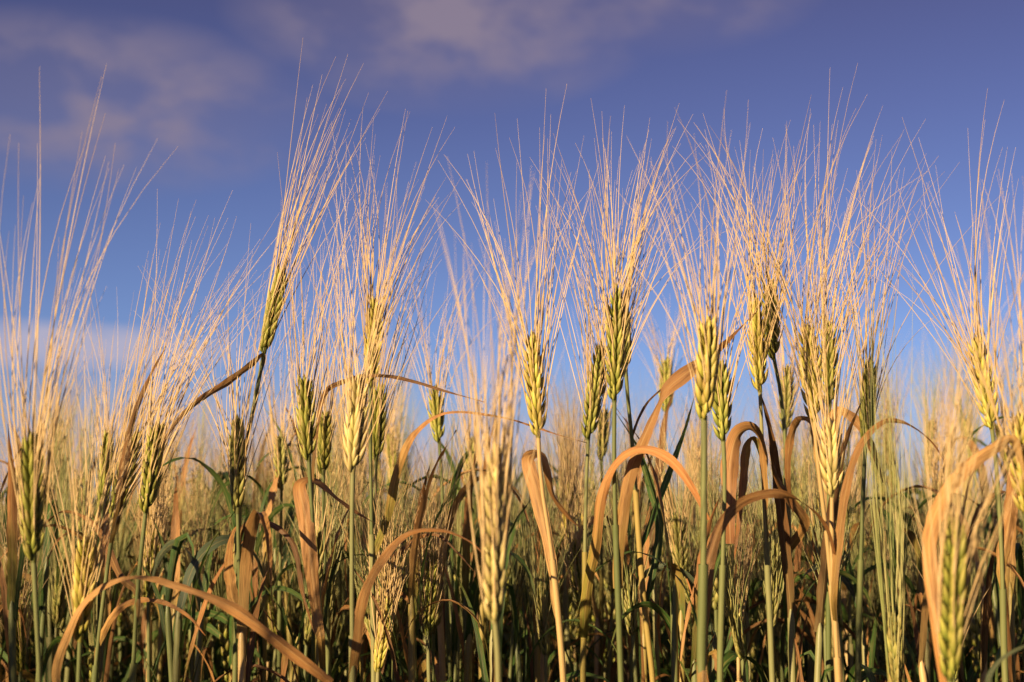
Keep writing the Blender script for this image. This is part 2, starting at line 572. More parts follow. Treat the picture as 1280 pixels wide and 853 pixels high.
def at(px, py, d):
    return cC + cF * d + cR * ((px - 640) / FPX * d) - cU * ((py - 426.5) / FPX * d)


def ground_z(x, y):
    y = np.asarray(y, float)
    k = np.clip((y - 6.0) / 74.0, 0, 1)
    return 2.05 * (k * k * (3 - 2 * k) * 0.35 + k * 0.65)


# ------------------------------------------------------------------ the ground
def build_ground():
    xs = np.concatenate([-np.geomspace(900, 8, 26), np.linspace(-7, 7, 29), np.geomspace(8, 900, 26)])
    ys = np.concatenate([-np.geomspace(900, 4, 20), np.linspace(-3, 12, 46), np.geomspace(12.5, 900, 50)])
    X, Y = np.meshgrid(xs, ys)
    Z = ground_z(X, Y) + 0.012 * np.sin(X * 9 + np.sin(Y * 5)) * np.sin(Y * 7.3)
    V = np.stack([X, Y, Z], -1).reshape(-1, 3)
    nx, ny = len(xs), len(ys)
    i = np.arange(ny - 1)[:, None] * nx
    j = np.arange(nx - 1)[None, :]
    Q = np.stack([i + j, i + j + 1, i + j + 1 + nx, i + j + nx], -1).reshape(-1, 4)
    m = bpy.data.materials.new('soil')
    m.use_nodes = True
    t = m.node_tree
    t.nodes.clear()
    out = t.nodes.new('ShaderNodeOutputMaterial')
    tcn = t.nodes.new('ShaderNodeTexCoord')
    n1 = noise(t, tcn.outputs['Object'], 14.0, 8.0)
    n2 = noise(t, tcn.outputs['Object'], 1.3, 5.0)
    rp = ramp(t, [(0.3, (0.07, 0.045, 0.025)), (0.55, (0.15, 0.10, 0.05)), (0.75, (0.26, 0.18, 0.085))])
    t.links.new(mth(t, 'ADD', mth(t, 'MULTIPLY', n1, 0.6), mth(t, 'MULTIPLY', n2, 0.4)), rp.inputs[0])
    finish(t, out, rp.outputs[0], 0.95, 0, n1, 0.8, 0.03)
    mb = MB()
    mb.add(V, Q, np.zeros_like(V))
    o = mb.build('ground', m)
    o['kind'] = 'structure'


build_ground()


# ------------------------------------------------------------------ the stalks one can tell apart
def stalk_root(loc, label, group=None):
    o = bpy.data.objects.new('wheat_stalk', None)
    COL.objects.link(o)
    o.empty_display_size = 0.03
    o.location = loc
    o['label'] = label
    o['category'] = 'wheat'
    if group:
        o['group'] = group
    return o


HERO = {}


def hero(key, base, tip, d, stem, label, awn=0.13, fan=(-14, 14), mat='ear_olive', smat='stem_green', width=0.0108, fat=1.0,
         rad=0.00148, tilt=0.0, awnmat='awn', roll=None, bow=0.0, per=2.8, depthfan=10, awn_r=.00039):
    roll = rng.normal(0, .45) if roll is None else roll
    B, Tp = at(*base, d), at(*tip, d + tilt)
    # the ear always has a believable size: the photograph's length at this distance
    pts = [B + (Tp - B) * 0.03, B]
    for s in stem:
        pts.append(at(s[0], s[1], s[2] if len(s) > 2 else d))
    last, prev = pts[-1], pts[-2]
    v = (last - prev) / max(1e-6, prev[2] - last[2])
    foot = last + np.array([np.clip(v[0], -.12, .12), np.clip(v[1], -.12, .12), -1]) * last[2] * 0.9
    foot[2] = 0
    foot[:2] = last[:2] + (foot[:2] - last[:2]) * 0.6
    pts += [last * 0.5 + foot * 0.5, foot]
    root = stalk_root(tuple(foot), 'wheat stalk with ' + label)
    path = smooth_path(pts, 46)
    rr = np.linspace(rad * 0.85, rad * 1.3, 46) * (1 + .05 * rng.normal(0, 1, 46))
    path[:, :2] += (np.cumsum(rng.normal(0, .0003, (46, 2)), axis=0) * np.linspace(0, 1, 46)[:, None])
    mb = MB()
    tube(mb, path, rr, 8)
    mb.build('stem', M[smat], root, foot)
    e, a = make_ear(B, Tp, width, awn, fan, roll, fat, per=per, bow=bow, nu=7, nv=7, depthfan=depthfan, awn_r=awn_r)
    eo = e.build('ear', M[mat], root, foot)
    a.build('awns', M[awnmat], eo, foot)
    zt = B[2] - rng.uniform(.065, .095)
    k = int(np.argmin(np.abs(path[:, 2] - zt)))
    mb = MB()
    sp = smooth_path(path[k:k + 9], 24)
    prof = np.linspace(1.36, 1.25, 24)
    prof[0] = 1.42
    prof[1] = 1.40
    tube(mb, sp, prof * rad, 8)
    mb.build('leaf_sheath', M['stem_straw' if smat == 'stem_straw' else smat if rng.random() < .75 else str(rng.choice(['stem_pale', 'sheath_yellow']))], root, foot)
    HERO[key] = dict(root=root, foot=foot, path=path, d=d, rad=rad)


def hleaf(key, pts, w, theta, mat, d=None, d1=None, label=None, curl=0.30, sheath=None, prof=None, wav=0.45):
    wav = max(wav, .35)
    h = HERO[key]
    d = d or h['d']
    d1 = d1 or d
    n = len(pts)
    P = np.array([at(p[0], p[1], d + (d1 - d) * i / (n - 1)) for i, p in enumerate(pts)])
    # the blade starts at its stem: take the nearest stem point not above the first point
    k = int(np.argmin(np.linalg.norm(h['path'] - P[0], axis=1)))
    if np.linalg.norm(h['path'][k] - P[0]) > 0.002:
        k2 = min(len(h['path']) - 1, k + 1)
        P = np.vstack([h['path'][k2], P])
        theta = [theta[0]] + list(theta)
    else:
        P[0] = h['path'][k]
    NS = 72
    path = smooth_path(P, NS)
    if prof is not None:
        prof = np.interp(np.linspace(0, 1, NS), np.linspace(0, 1, len(prof)), prof)
    kn = np.cumsum(rng.normal(0, 1, 9))
    kn = np.interp(np.linspace(0, 1, NS), np.linspace(0, 1, 9), kn - np.linspace(kn[0], kn[-1], 9))
    T = nrm(np.gradient(path, axis=0))
    V = nrm(path - cC)
    W0 = nrm(np.cross(T, V))
    N0 = np.cross(W0, T)
    seg = np.concatenate([[0], np.cumsum(np.linalg.norm(np.diff(P, axis=0), axis=1))])
    th = (np.interp(np.linspace(0, seg[-1], NS), seg, [R(x) for x in theta]) + kn * R(9))[:, None]
    mb = MB()
    ribbon(mb, path, np.cos(th) * W0 + np.sin(th) * N0, w * 0.64 / 1000, 9, curl, prof=prof, wav=wav)
    o = mb.build('leaf', M[mat], h['root'], h['foot'])
    if label:
        o['label'] = label
    return o


hero('A', (42, 700), (37, 537), .70, [(46, 780), (49, 853)], 'blurred near wheat ear at the far left edge with thick dark-gold awns', .175, (-6, 15), 'ear_olive')
hero('B', (100, 800), (108, 665), .74, [(98, 853)], 'low yellow ear crossed by the long tan arching leaf at lower left', .12, (-15, 25), 'ear_gold')
hero('C', (143, 648), (172, 535), .86, [(128, 760), (118, 853)], 'right-leaning olive ear wrapped by a brown twisted upright leaf', .135, (4, 34), 'ear_olive')
hero('D', (182, 640), (199, 525), .84, [(172, 740), (166, 853)], 'olive gold ear where the slanting brown leaf tip ends', .15, (2, 36), 'ear_olive', 'stem_green')
hero('E', (128, 640), (136, 535), 1.12, [(124, 740), (122, 853)], 'thin faint ear behind the leaning olive pair at left', .12, (-15, 25), 'ear_olive')
hero('F', (297, 640), (297, 518), .92, [(299, 720), (304, 853)], 'plump green ear standing alone against pale sky at left', .125, (-26, 22), 'ear_green', fat=1.05)
hero('G', (330, 440), (354, 333), .93, [(318, 505), (304, 575), (298, 660), (294, 853)], 'tallest right-leaning ear at left whose brown leaf slants down', .145, (6, 29), 'ear_olive', 'stem_green', tilt=0.0)
hero('H', (386, 575), (380, 468), .88, [(390, 640), (397, 740), (404, 853)], 'olive ear with a broad pale hanging leaf folded under it', .135, (-8, 14), 'ear_olive', 'stem_green')
hero('I', (404, 592), (408, 515), 1.0, [(406, 700), (410, 853)], 'dull ear half hidden behind the olive ear with folded pale leaf', .12, (-10, 20), 'ear_olive')
hero('J', (441, 590), (449, 468), .80, [(440, 660), (440, 853)], 'large pale golden ear crossed by the thin brown arching leaf', .125, (-12, 20), 'ear_pale', 'stem_pale', fat=1.15)
hero('K', (463, 482), (470, 370), .95, [(463, 560), (465, 700), (467, 853)], 'slim gold ear rising above the large pale golden ear', .13, (-14, 27), 'ear_gold')
hero('L', (470, 575), (474, 478), .98, [(468, 640), (471, 853)], 'greenish ear directly right of the large pale golden ear', .12, (-12, 25), 'ear_olive')
hero('M', (549, 553), (543, 482), 1.15, [(552, 600), (556, 700), (562, 853)], 'small dark ear over the second brown arching leaf', .11, (-18, 18), 'ear_olive', 'stem_green')
hero('N', (618, 775), (619, 548), .62, [(621, 800), (623, 853)], 'very near pale blurred ear at lower centre', .13, (-12, 12), 'ear_pale', 'stem_pale', tilt=.004)
hero('O', (673, 545), (664, 412), .86, [(676, 600), (685, 660), (693, 724), (704, 853)], 'bright yellow ear above a folded tan leaf at centre', .145, (-21, 14), 'ear_gold', 'stem_straw', fat=1.05, roll=0.1)
hero('P', (735, 548), (752, 425), .95, [(732, 640), (731, 745), (729, 853)], 'long awny olive ear left of the tall central pair', .13, (-15, 20), 'ear_olive', 'stem_pale')
hero('Q', (768, 500), (771, 355), .88, [(768, 600), (772, 720), (777, 853)], 'tall olive ear front of the central pair, densest awns', .125, (-20, 28), 'ear_olive', 'stem_green', roll=.2)
hero('R', (782, 462), (778, 372), .95, [(785, 500), (792, 570), (797, 650), (806, 760), (816, 853)], 'ear tucked behind the tall central one, on a dark bent stem', .13, (-10, 25), 'ear_green', 'stem_green')
hero('S', (833, 515), (833, 447), 1.42, [(831, 560), (830, 640), (829, 853)], 'small distant ear alone in the blue gap right of centre', .085, (-25, 20), 'ear_olive', width=.013)
hero('T', (880, 524), (887, 395), .74, [(880, 600), (879, 720), (876, 853)], 'thick golden ear on a stout green stem right of the blue gap', .115, (-19, 12), 'ear_gold', 'stem_green', rad=.0019, fat=1.05)
hero('U', (904, 550), (900, 452), .86, [(906, 600), (903, 720), (900, 853)], 'olive ear half hidden behind the thick golden ear', .11, (-5, 22), 'ear_olive')
hero('V', (950, 488), (945, 368), .92, [(953, 560), (957, 660), (966, 853)], 'slim yellow ear left in the pair beside drooping orange folds', .12, (-15, 26), 'ear_gold', 'stem_pale')
hero('W', (967, 448), (961, 345), .95, [(973, 475), (980, 530), (984, 610), (990, 853)], 'highest ear right of centre and crooked dark neck', .12, (-20, 16), 'ear_olive', 'stem_green')
hero('X', (982, 540), (985, 455), 1.2, [(980, 640), (978, 853)], 'faint pale green ear behind the crooked-necked one', .12, (-15, 20), 'ear_green')
hero('Y', (1018, 525), (1008, 406), .82, [(1022, 580), (1030, 640), (1042, 760), (1050, 853)], 'big bright yellow ear leaning left on a straw stem at right', .13, (-19, 30), 'ear_gold', 'stem_straw', fat=1.1)
hero('Z', (1037, 507), (1036, 400), .95, [(1036, 600), (1037, 853)], 'narrow olive ear touching the big yellow one on its right', .165, (-3, 27), 'ear_olive')
hero('AA', (1082, 550), (1088, 450), .90, [(1078, 640), (1072, 853)], 'separate olive ear above the broad tan leaf at right', .135, (-20, 32), 'ear_olive')
hero('AB', (1040, 620), (1038, 522), .80, [(1040, 700), (1048, 853)], 'pale straw ear hanging low under the big yellow one', .11, (-14, 16), 'ear_pale', 'stem_straw')
hero('AC', (1240, 535), (1218, 418), .84, [(1247, 600), (1252, 700), (1256, 853)], 'left-leaning gold ear near the right edge with wide awns', .135, (-32, 18), 'ear_gold')
hero('AD', (1188, 848), (1196, 640), .58, [(1186, 910)], 'very near pale green ear at the lower right', .12, (4, 26), 'ear_olive', 'stem_pale', roll=.3, awn_r=.00033)
hero('AE', (1122, 890), (1117, 765), .76, [(1124, 960)], 'unopened green ear at lower right with a straight brush of awns', .18, (-1.5, 1.5), 'ear_green', 'stem_green', awnmat='awn_green', rad=.003, per=3, roll=1.4, depthfan=2, awn_r=.00033)
hero('AF', (352, 612), (350, 540), 1.2, [(350, 720), (348, 853)], 'small green ear between the lone green ear and the folded pale leaf', .12, (-14, 14), 'ear_green')
hero('AG', (588, 615), (590, 545), 1.25, [(588, 720), (588, 853)], 'small green ear just left of the very near pale blurred ear', .12, (-14, 14), 'ear_green')
hero('AH', (752, 575), (756, 508), 1.25, [(752, 720), (752, 853)], 'little pale ear under the tall central pair', .12, (-14, 18), 'ear_green')
hero('AI', (1282, 640), (1272, 515), .70, [(1284, 720), (1286, 853)], 'cropped blurred ear at the right edge with a big tan arching leaf', .125, (-20, 8), 'ear_gold')
hero('AJ', (392, 745), (396, 660), 1.0, [(392, 800), (392, 853)], 'shaded dark green ear low beside the folded pale leaf', .10, (-10, 12), 'ear_green')
hero('AK', (542, 790), (546, 690), 1.05, [(541, 853)], 'shaded green ear low under the orange arching leaf at centre left', .10, (-12, 12), 'ear_green')
hero('AL', (852, 720), (846, 640), 1.1, [(853, 800), (853, 853)], 'shaded green ear low beside the stout green stem', .10, (-12, 12), 'ear_green')

Z = 0
hleaf('B', [(96, 900), (70, 850), (84, 795), (110, 748), (160, 722), (225, 733), (295, 762), (360, 812), (414, 854)], 10.5, [0, 10, 20, 30, 45, 45, 20, 5, 0], 'tan', d1=.72,
      prof=np.interp(np.linspace(0, 1, 40), [0, .2, .45, .8, 1], [.45, .6, .7, 1, .7]))
hleaf('G', [(330, 444), (315, 456), (285, 478), (250, 500), (225, 522), (205, 552), (196, 578)], 7, [60, 40, 20, 30, 20, 20, 20], 'brown', d1=.88)
hleaf('C', [(150, 628), (157, 565), (170, 515), (185, 475), (206, 436)], 8, [0, 35, -25, 40, 0], 'brown', d=.84, d1=.83)
hleaf('H', [(391, 592), (397, 530), (407, 489), (430, 476), (460, 468), (500, 472), (560, 490), (606, 503)], 7, [20, 50, 55, 60, 65, 65, 60, 50], 'brown', d=.90, d1=.94, prof=np.interp(np.linspace(0, 1, 40), [0, .35, .55, .8, 1], [.3, .6, 1, .6, .08]))
hleaf('K', [(466, 700), (485, 645), (497, 588), (515, 545), (545, 519), (580, 514), (640, 524), (700, 544), (734, 554)], 9, [10, 0, 10, 40, 65, 68, 62, 60, 60], 'turning', d1=.9, sheath='stem_green')
hleaf('H', [(401, 800), (396, 770), (388, 700), (380, 640), (374, 608), (382, 600), (398, 603), (420, 622), (445, 640), (472, 656)], 16, [0, 0, 0, 0, 5, 60, 60, 50, 50, 50], 'orange', d=.86, d1=.92, sheath='stem_straw', wav=.2,
      prof=np.interp(np.linspace(0, 1, 40), [0, .25, .5, .65, 1], [.3, .6, 1, .8, .1]), label='broad pale tan leaf folded over at its top')
hleaf('G', [(297, 690), (302, 662), (318, 650), (345, 658), (367, 682), (378, 740), (394, 795)], 7, [20, 40, 55, 50, 30, 20, 10], 'brown', d1=.9)
hleaf('J', [(440, 860), (447, 800), (455, 745), (478, 700), (510, 667), (550, 662), (585, 675), (606, 694)], 9, [0, 0, 0, 5, 35, 50, 35, 20], 'orange', d1=.78)
hleaf('O', [(693, 745), (692, 715), (684, 670), (672, 620), (660, 575), (668, 567), (680, 574), (692, 620), (715, 650), (730, 662)], 16, [0, 0, 0, 0, 5, 60, 50, 40, 40, 40], 'tan', d1=.93, wav=.2,
      prof=np.interp(np.linspace(0, 1, 40), [0, .2, .45, .6, 1], [.3, .6, 1, .7, .1]))
hleaf('P', [(731, 775), (735, 730), (745, 680), (752, 620), (770, 578), (800, 561), (835, 573), (862, 605), (886, 650)], 11, [0, 0, 0, 10, 45, 40, 0, -5, 0], 'turning', d=.92, d1=.82, sheath='stem_pale', wav=.15,
      prof=np.interp(np.linspace(0, 1, 40), [0, .2, .45, .8, 1], [.7, .95, .9, .9, .25]))
hleaf('Q', [(772, 705), (777, 650), (788, 590), (806, 545), (824, 503), (832, 488), (860, 465), (892, 442), (915, 420), (944, 391)], 15, [0, 0, 5, 15, 50, 0, -10, 0, 40, 60], 'orange', d1=.86, wav=.15,
      prof=np.interp(np.linspace(0, 1, 40), [0, .2, .5, .7, .82, 1], [.6, .8, .8, 1, .5, .1]))
hleaf('R', [(790, 548), (808, 505), (835, 480), (860, 461)], 3, [30, 30, 40, 40], 'brown')
hleaf('R', [(800, 690), (822, 630), (842, 575), (856, 535), (868, 496)], 8, [20, 20, 20, 30, 30], 'green', d1=1.0)
hleaf('R', [(808, 765), (824, 660), (812, 610), (800, 572), (789, 550)], 9, [10, 10, 10, 20, 40], 'green', d1=1.02)
hleaf('T', [(877, 875), (879, 800), (886, 720), (898, 665), (925, 630), (965, 617), (1000, 627), (1030, 655), (1043, 700), (1040, 748)], 9.5, [0, 0, 0, 5, 20, 45, -55, -40, -15, 0], 'orange', d=.735, d1=.80, sheath='stem_pale', wav=.15,
      prof=np.interp(np.linspace(0, 1, 40), [0, .2, .45, .7, 1], [.45, .85, 1, .75, .2]))
hleaf('V', [(957, 650), (954, 585), (949, 550), (938, 537), (922, 544), (913, 575), (911, 620), (913, 680)], 17, [60, 60, 60, 45, 10, 0, -10, 5], 'orange', d1=.88, wav=.3,
      prof=np.interp(np.linspace(0, 1, 40), [0, .4, .7, 1], [.3, .7, 1, .5]))
hleaf('V', [(956, 600), (950, 562), (942, 549), (934, 560), (930, 600), (925, 640), (918, 700)], 9, [30, 30, 50, 20, 0, 0, 0], 'turning', d1=.9)
hleaf('Y', [(1021, 570), (1012, 530), (998, 527), (987, 555), (985, 600), (992, 645)], 9, [20, 55, 50, 10, 0, 0], 'orange', d1=.86)
hleaf('Z', [(1036, 600), (1037, 535), (1050, 514), (1072, 528), (1090, 560), (1104, 604)], 15, [0, 10, 35, 10, 0, 0], 'tan', d1=.9)
hleaf('AB', [(1042, 745), (1048, 680), (1058, 610), (1075, 558), (1105, 527), (1135, 532), (1163, 552), (1185, 584)], 7.5, [0, 0, 5, 15, 40, -65, -60, -50], 'orange', d=.79, d1=.8)
hleaf('AI', [(1284, 640), (1268, 553), (1240, 563), (1205, 588), (1178, 622), (1162, 670), (1164, 720), (1172, 790), (1180, 860)], 11.5, [10, 40, 15, 0, 0, 5, 10, 5, 0], 'tan', d1=.64, wav=.1,
      prof=np.interp(np.linspace(0, 1, 40), [0, .2, .5, .7, 1], [.4, .7, 1, .9, .5]))
hleaf('AI', [(1286, 960), (1236, 856), (1252, 824), (1292, 802)], 10, [0, 0, 20, 20], 'blue', d=.6, d1=.58)
hleaf('W', [(986, 690), (1006, 654), (985, 622), (970, 595), (963, 566)], 10, [0, 0, 0, 0, 10], 'orange', d1=.9)
hleaf('F', [(300, 775), (290, 742), (286, 700), (291, 666), (300, 654)], 11, [0, 0, 0, 20, 50], 'tan')
hleaf('M', [(555, 690), (561, 640), (574, 588), (586, 566), (607, 569)], 13, [0, 0, 0, 50, 60], 'green', d1=1.1)
hleaf('C', [(122, 810), (140, 770), (165, 752), (200, 752), (235, 770), (257, 795)], 7, [0, 20, 40, 50, 30, 20], 'orange', d1=.84)
hleaf('AC', [(1252, 710), (1262, 650), (1271, 590), (1290, 560)], 12, [0, 0, 10, 30], 'orange')
hleaf('L', [(469, 720), (500, 690), (525, 670), (548, 668), (572, 690), (592, 714)], 8, [20, 40, 60, 60, 40, 20], 'brown', d1=.95)
hleaf('D', [(172, 745), (150, 720), (120, 660), (80, 640), (45, 665)], 7, [0, 20, 40, 60, 30], 'brown', d1=.95)


# ------------------------------------------------------------------ plants of the second rows: a few kinds, copied one by one
def proto_arrays(ripe):
    """one plant at the origin, about 0.95 m to the ear tip"""
    h = 0.86
    lean = rng.normal(0, 0.025, 2)
    pts = [np.array([0, 0, 0]), np.array([lean[0] * .3, lean[1] * .3, h * .5]), np.array([lean[0], lean[1], h])]
    path = smooth_path(pts, 22)
    st = MB()
    tube(st, path, np.linspace(.0027, .0017, 22), 6)
    L = rng.uniform(.058, .078)
    dirv = nrm(np.array([lean[0] * 2 + rng.normal(0, .10), lean[1] * 2 + rng.normal(0, .10), 1]))
    e, a = make_ear(path[-1], path[-1] + dirv * L, .011, rng.uniform(.115, .15), (-18, 18), nu=5, nv=5, depthfan=12, segs=5, per=3, nsp=18, awn_r=.00045)
    leaves = []
    for k in range(3):
        hz = (0.79, 0.70, 0.57)[k] + rng.uniform(-.04, .03)
        az_ = rng.uniform(0, 6.283)
        o = np.array([math.cos(az_), math.sin(az_), 0])
        b = np.array([np.interp(hz, path[:, 2], path[:, 0]), np.interp(hz, path[:, 2], path[:, 1]), hz])
        ln = rng.uniform(.13, .22)
        droop = rng.uniform(.2, 1.1)
        p = [b, b + o * ln * .12 + np.array([0, 0, ln * .32]), b + o * ln * .36 + np.array([0, 0, ln * (.50 - .12 * droop)]),
             b + o * ln * .62 + np.array([0, 0, ln * (.45 - .45 * droop)]), b + o * ln * .78 + np.array([0, 0, ln * (.36 - .8 * droop)])]
        pp = smooth_path(p, 16)
        side = np.cross(o, [0, 0, 1])
        tw = np.linspace(0, rng.normal(0, 1.2), 16)[:, None]
        T = nrm(np.gradient(pp, axis=0))
        S = nrm(np.cross(T, np.cross(side, T)))
        N = np.cross(T, S)
        lm = MB()
        ribbon(lm, pp, np.cos(tw) * S + np.sin(tw) * N, rng.uniform(.006, .0105), 5, .3, wav=.6)
        leaves.append(lm)
        if k == 0:
            sh = MB()
            zz = np.linspace(hz + .004, hz - .15, 10)
            tube(sh, np.stack([np.interp(zz, path[:, 2], path[:, 0]), np.interp(zz, path[:, 2], path[:, 1]), zz], 1), np.linspace(.0031, .0028, 10), 6)
    return st, e, a, leaves, sh


KINDS = [('ear_olive', 'stem_green', ('green', 'turning', 'green')), ('ear_gold', 'stem_pale', ('tan', 'green', 'turning')),
         ('ear_green', 'stem_green', ('green', 'green', 'brown')), ('ear_olive', 'stem_pale', ('turning', 'green', 'green')),
         ('ear_pale', 'stem_straw', ('brown', 'green', 'orange')), ('ear_green', 'stem_green', ('green', 'green', 'green')),
         ('ear_olive', 'stem_green', ('brown', 'green', 'green')), ('ear_gold', 'stem_straw', ('orange', 'green', 'tan')),
         ('ear_green', 'stem_green', ('green', 'orange', 'green')), ('ear_olive', 'stem_green', ('green', 'green', 'brown')),
         ('ear_green', 'stem_pale', ('turning', 'green', 'orange')), ('ear_olive', 'stem_green', ('turning', 'brown', 'green'))]
PROTO = []
for em, sm, lms in KINDS:
    st, e, a, lv, sh = proto_arrays(0)
    PROTO.append((st.mesh('stem', [M[sm]]), e.mesh('ear', [M[em]]), a.mesh('awns', [M['awn_green' if em == 'ear_green' else 'awn']]), [l.mesh('leaf', [M[m]]) for l, m in zip(lv, lms)], sh.mesh('leaf_sheath', [M['stem_straw' if sm == 'stem_straw' else rng.choice(['stem_green', 'stem_pale'])]])))
PH = 0.93


def child(name, me, parent):
    o = bpy.data.objects.new(name, me)
    COL.objects.link(o)
    o.parent = parent
    return o


SOURCES = {}


def plant(kind, x, y, z0, sc, rz, lean, label, group):
    if kind not in SOURCES:
        r = stalk_root((0, 0, 0), label, group)
        st, e, a, lv, sh = PROTO[kind]
        child('stem', st, r)
        eo = child('ear', e, r)
        child('awns', a, eo)
        child('leaf_sheath', sh, r)
        for l in lv:
            child('leaf', l, r)
        SOURCES[kind] = r
    else:
        s = SOURCES[kind]
        r = s.copy()
        COL.objects.link(r)
        for ch in s.children:
            c = ch.copy()
            COL.objects.link(c)
            c.parent = r
            for g in ch.children:
                c2 = g.copy()
                COL.objects.link(c2)
                c2.parent = c
    r['label'] = label
    r['group'] = group
    r.location = (x, y, z0)
    r.rotation_euler = (lean[0], lean[1], rz)
    r.scale = (sc, sc, sc)
    return r


def top_limit(px):
    return np.interp(px, [-100, 0, 120, 230, 260, 330, 400, 500, 560, 640, 760, 800, 860, 980, 1060, 1120, 1280, 1400],
                     [560, 560, 560, 590, 625, 600, 560, 545, 600, 590, 570, 600, 590, 555, 535, 530, 525, 520])


def depth_of(p):
    return np.dot(p - cC, cF)


def tiller_meshes(k):
    """an earless shoot: stem, leaf sheath and upright or folded blades; about 0.80 m to the topmost blade's foot"""
    st, sh, leaves = MB(), MB(), []
    h = .80
    lean = rng.normal(0, .02, 2)
    path = smooth_path([np.zeros(3), np.array([lean[0] * .4, lean[1] * .4, h * .5]), np.array([lean[0], lean[1], h])], 24)
    r = rng.uniform(.0015, .0023)
    sr = np.linspace(r * 1.15, r, 24)
    sr[-1] = r * .25
    tube(st, path, sr, 7)
    zz = np.concatenate([[h + .006, h + .001], np.linspace(h - .006, h - rng.uniform(.10, .18), 12)])
    rp = np.linspace(r * 1.36, r * 1.25, 14)
    rp[0], rp[1] = r * .3, r * .95
    tube(sh, np.stack([np.interp(zz, path[:, 2], path[:, 0]), np.interp(zz, path[:, 2], path[:, 1]), zz], 1), rp, 7)
    for q in range(5):
        hz = (h, h - .04, h - .085, h - .13, h - .18)[q] + (rng.uniform(-.02, .02) if q else -.002)
        az_ = rng.uniform(0, 6.283)
        o = np.array([math.cos(az_), math.sin(az_), 0])
        b = np.array([np.interp(hz, path[:, 2], path[:, 0]), np.interp(hz, path[:, 2], path[:, 1]), hz])
        ln = rng.uniform(.09, .165)
        up = np.array([0, 0, 1.0])
        style = rng.random()
        if style < .58:                       # stands upright
            p = [b, b + o * ln * .06 + up * ln * .4, b + o * ln * .16 + up * ln * .75, b + o * ln * .32 + up * ln * .98]
        elif style < .85:                    # arches over
            p = [b, b + o * ln * .10 + up * ln * .36, b + o * ln * .32 + up * ln * .52, b + o * ln * .55 + up * ln * .42, b + o * ln * .68 + up * ln * .15]
        else:                                # snapped and hanging
            p = [b, b + o * ln * .05 + up * ln * .30, b + o * ln * .10 + up * ln * .34, b + o * ln * .14 + up * ln * .28, b + o * ln * .16 - up * ln * .05, b + o * ln * .12 - up * ln * .3]
        pp = smooth_path(p, 20)
        side = np.cross(o, up)
        T = nrm(np.gradient(pp, axis=0))
        S = nrm(np.cross(T, np.cross(side, T)))
        N = np.cross(T, S)
        tw = np.linspace(0, rng.normal(0, 1.3), 20)[:, None]
        lm = MB()
        lv_ = np.linspace(0, 1, 20)
        lp = np.maximum(.04, (.85 if q == 0 else .55) + lv_ * .5 - 1.1 * np.clip((lv_ - .4) / .6, 0, 1) ** 1.4 * (1.3 if q == 0 else 1.0))
        wl_ = max(rng.uniform(.0055, .0095), r * 3.6) if q == 0 else rng.uniform(.0045, .0085)
        ribbon(lm, pp, np.cos(tw) * S + np.sin(tw) * N, wl_, 5, .32, wav=.6, prof=lp)
        leaves.append(lm)
    return st, sh, leaves


TILL = []
for sm, shm, lms in [('stem_green', 'stem_green', ('green', 'green', 'green')), ('stem_straw', 'stem_straw', ('tan', 'green', 'brown')),
                     ('stem_pale', 'sheath_yellow', ('turning', 'green', 'brown')), ('stem_green', 'stem_pale', ('green', 'turning', 'green')),
                     ('stem_pale', 'sheath_yellow', ('green', 'turning', 'green')), ('stem_green', 'stem_green', ('green', 'green', 'green')),
                     ('stem_straw', 'sheath_yellow', ('orange', 'green', 'green')), ('stem_green', 'stem_pale', ('blue', 'green', 'turning')),
                     ('stem_green', 'stem_green', ('turning', 'green', 'orange')), ('stem_pale', 'stem_pale', ('brown', 'green', 'green'))]:
    st, sh, lv = tiller_meshes(0)
    TILL.append((st.mesh('stem', [M[sm]]), sh.mesh('leaf_sheath', [M[shm]]), [l.mesh('leaf', [M[m]]) for l, m in zip(lv, lms + (str(rng.choice(['brown', 'tan', 'green', 'green'])), str(rng.choice(['brown', 'orange', 'green', 'green', 'green']))))]))


def tiller(kind, x, y, sc, rz, lean):
    key = ('t', kind)
    lab, grp = 'earless leafy wheat shoot crowded low among the stems under the ears', 'leafy shoots among the stems'
    if key not in SOURCES:
        r = stalk_root((0, 0, 0), lab, grp)
        r.name = 'wheat_shoot'
        st, sh, lv = TILL[kind]
        child('stem', st, r)
        child('leaf_sheath', sh, r)
        for l in lv:
            child('leaf', l, r)
        SOURCES[key] = r
    else:
        s_ = SOURCES[key]
        r = s_.copy()
        COL.objects.link(r)
        for ch in s_.children:
            c = ch.copy()
            COL.objects.link(c)
            c.parent = r
    r.location = (x, y, 0)
    r.rotation_euler = (lean[0], lean[1], rz)
    r.scale = (sc, sc, sc)


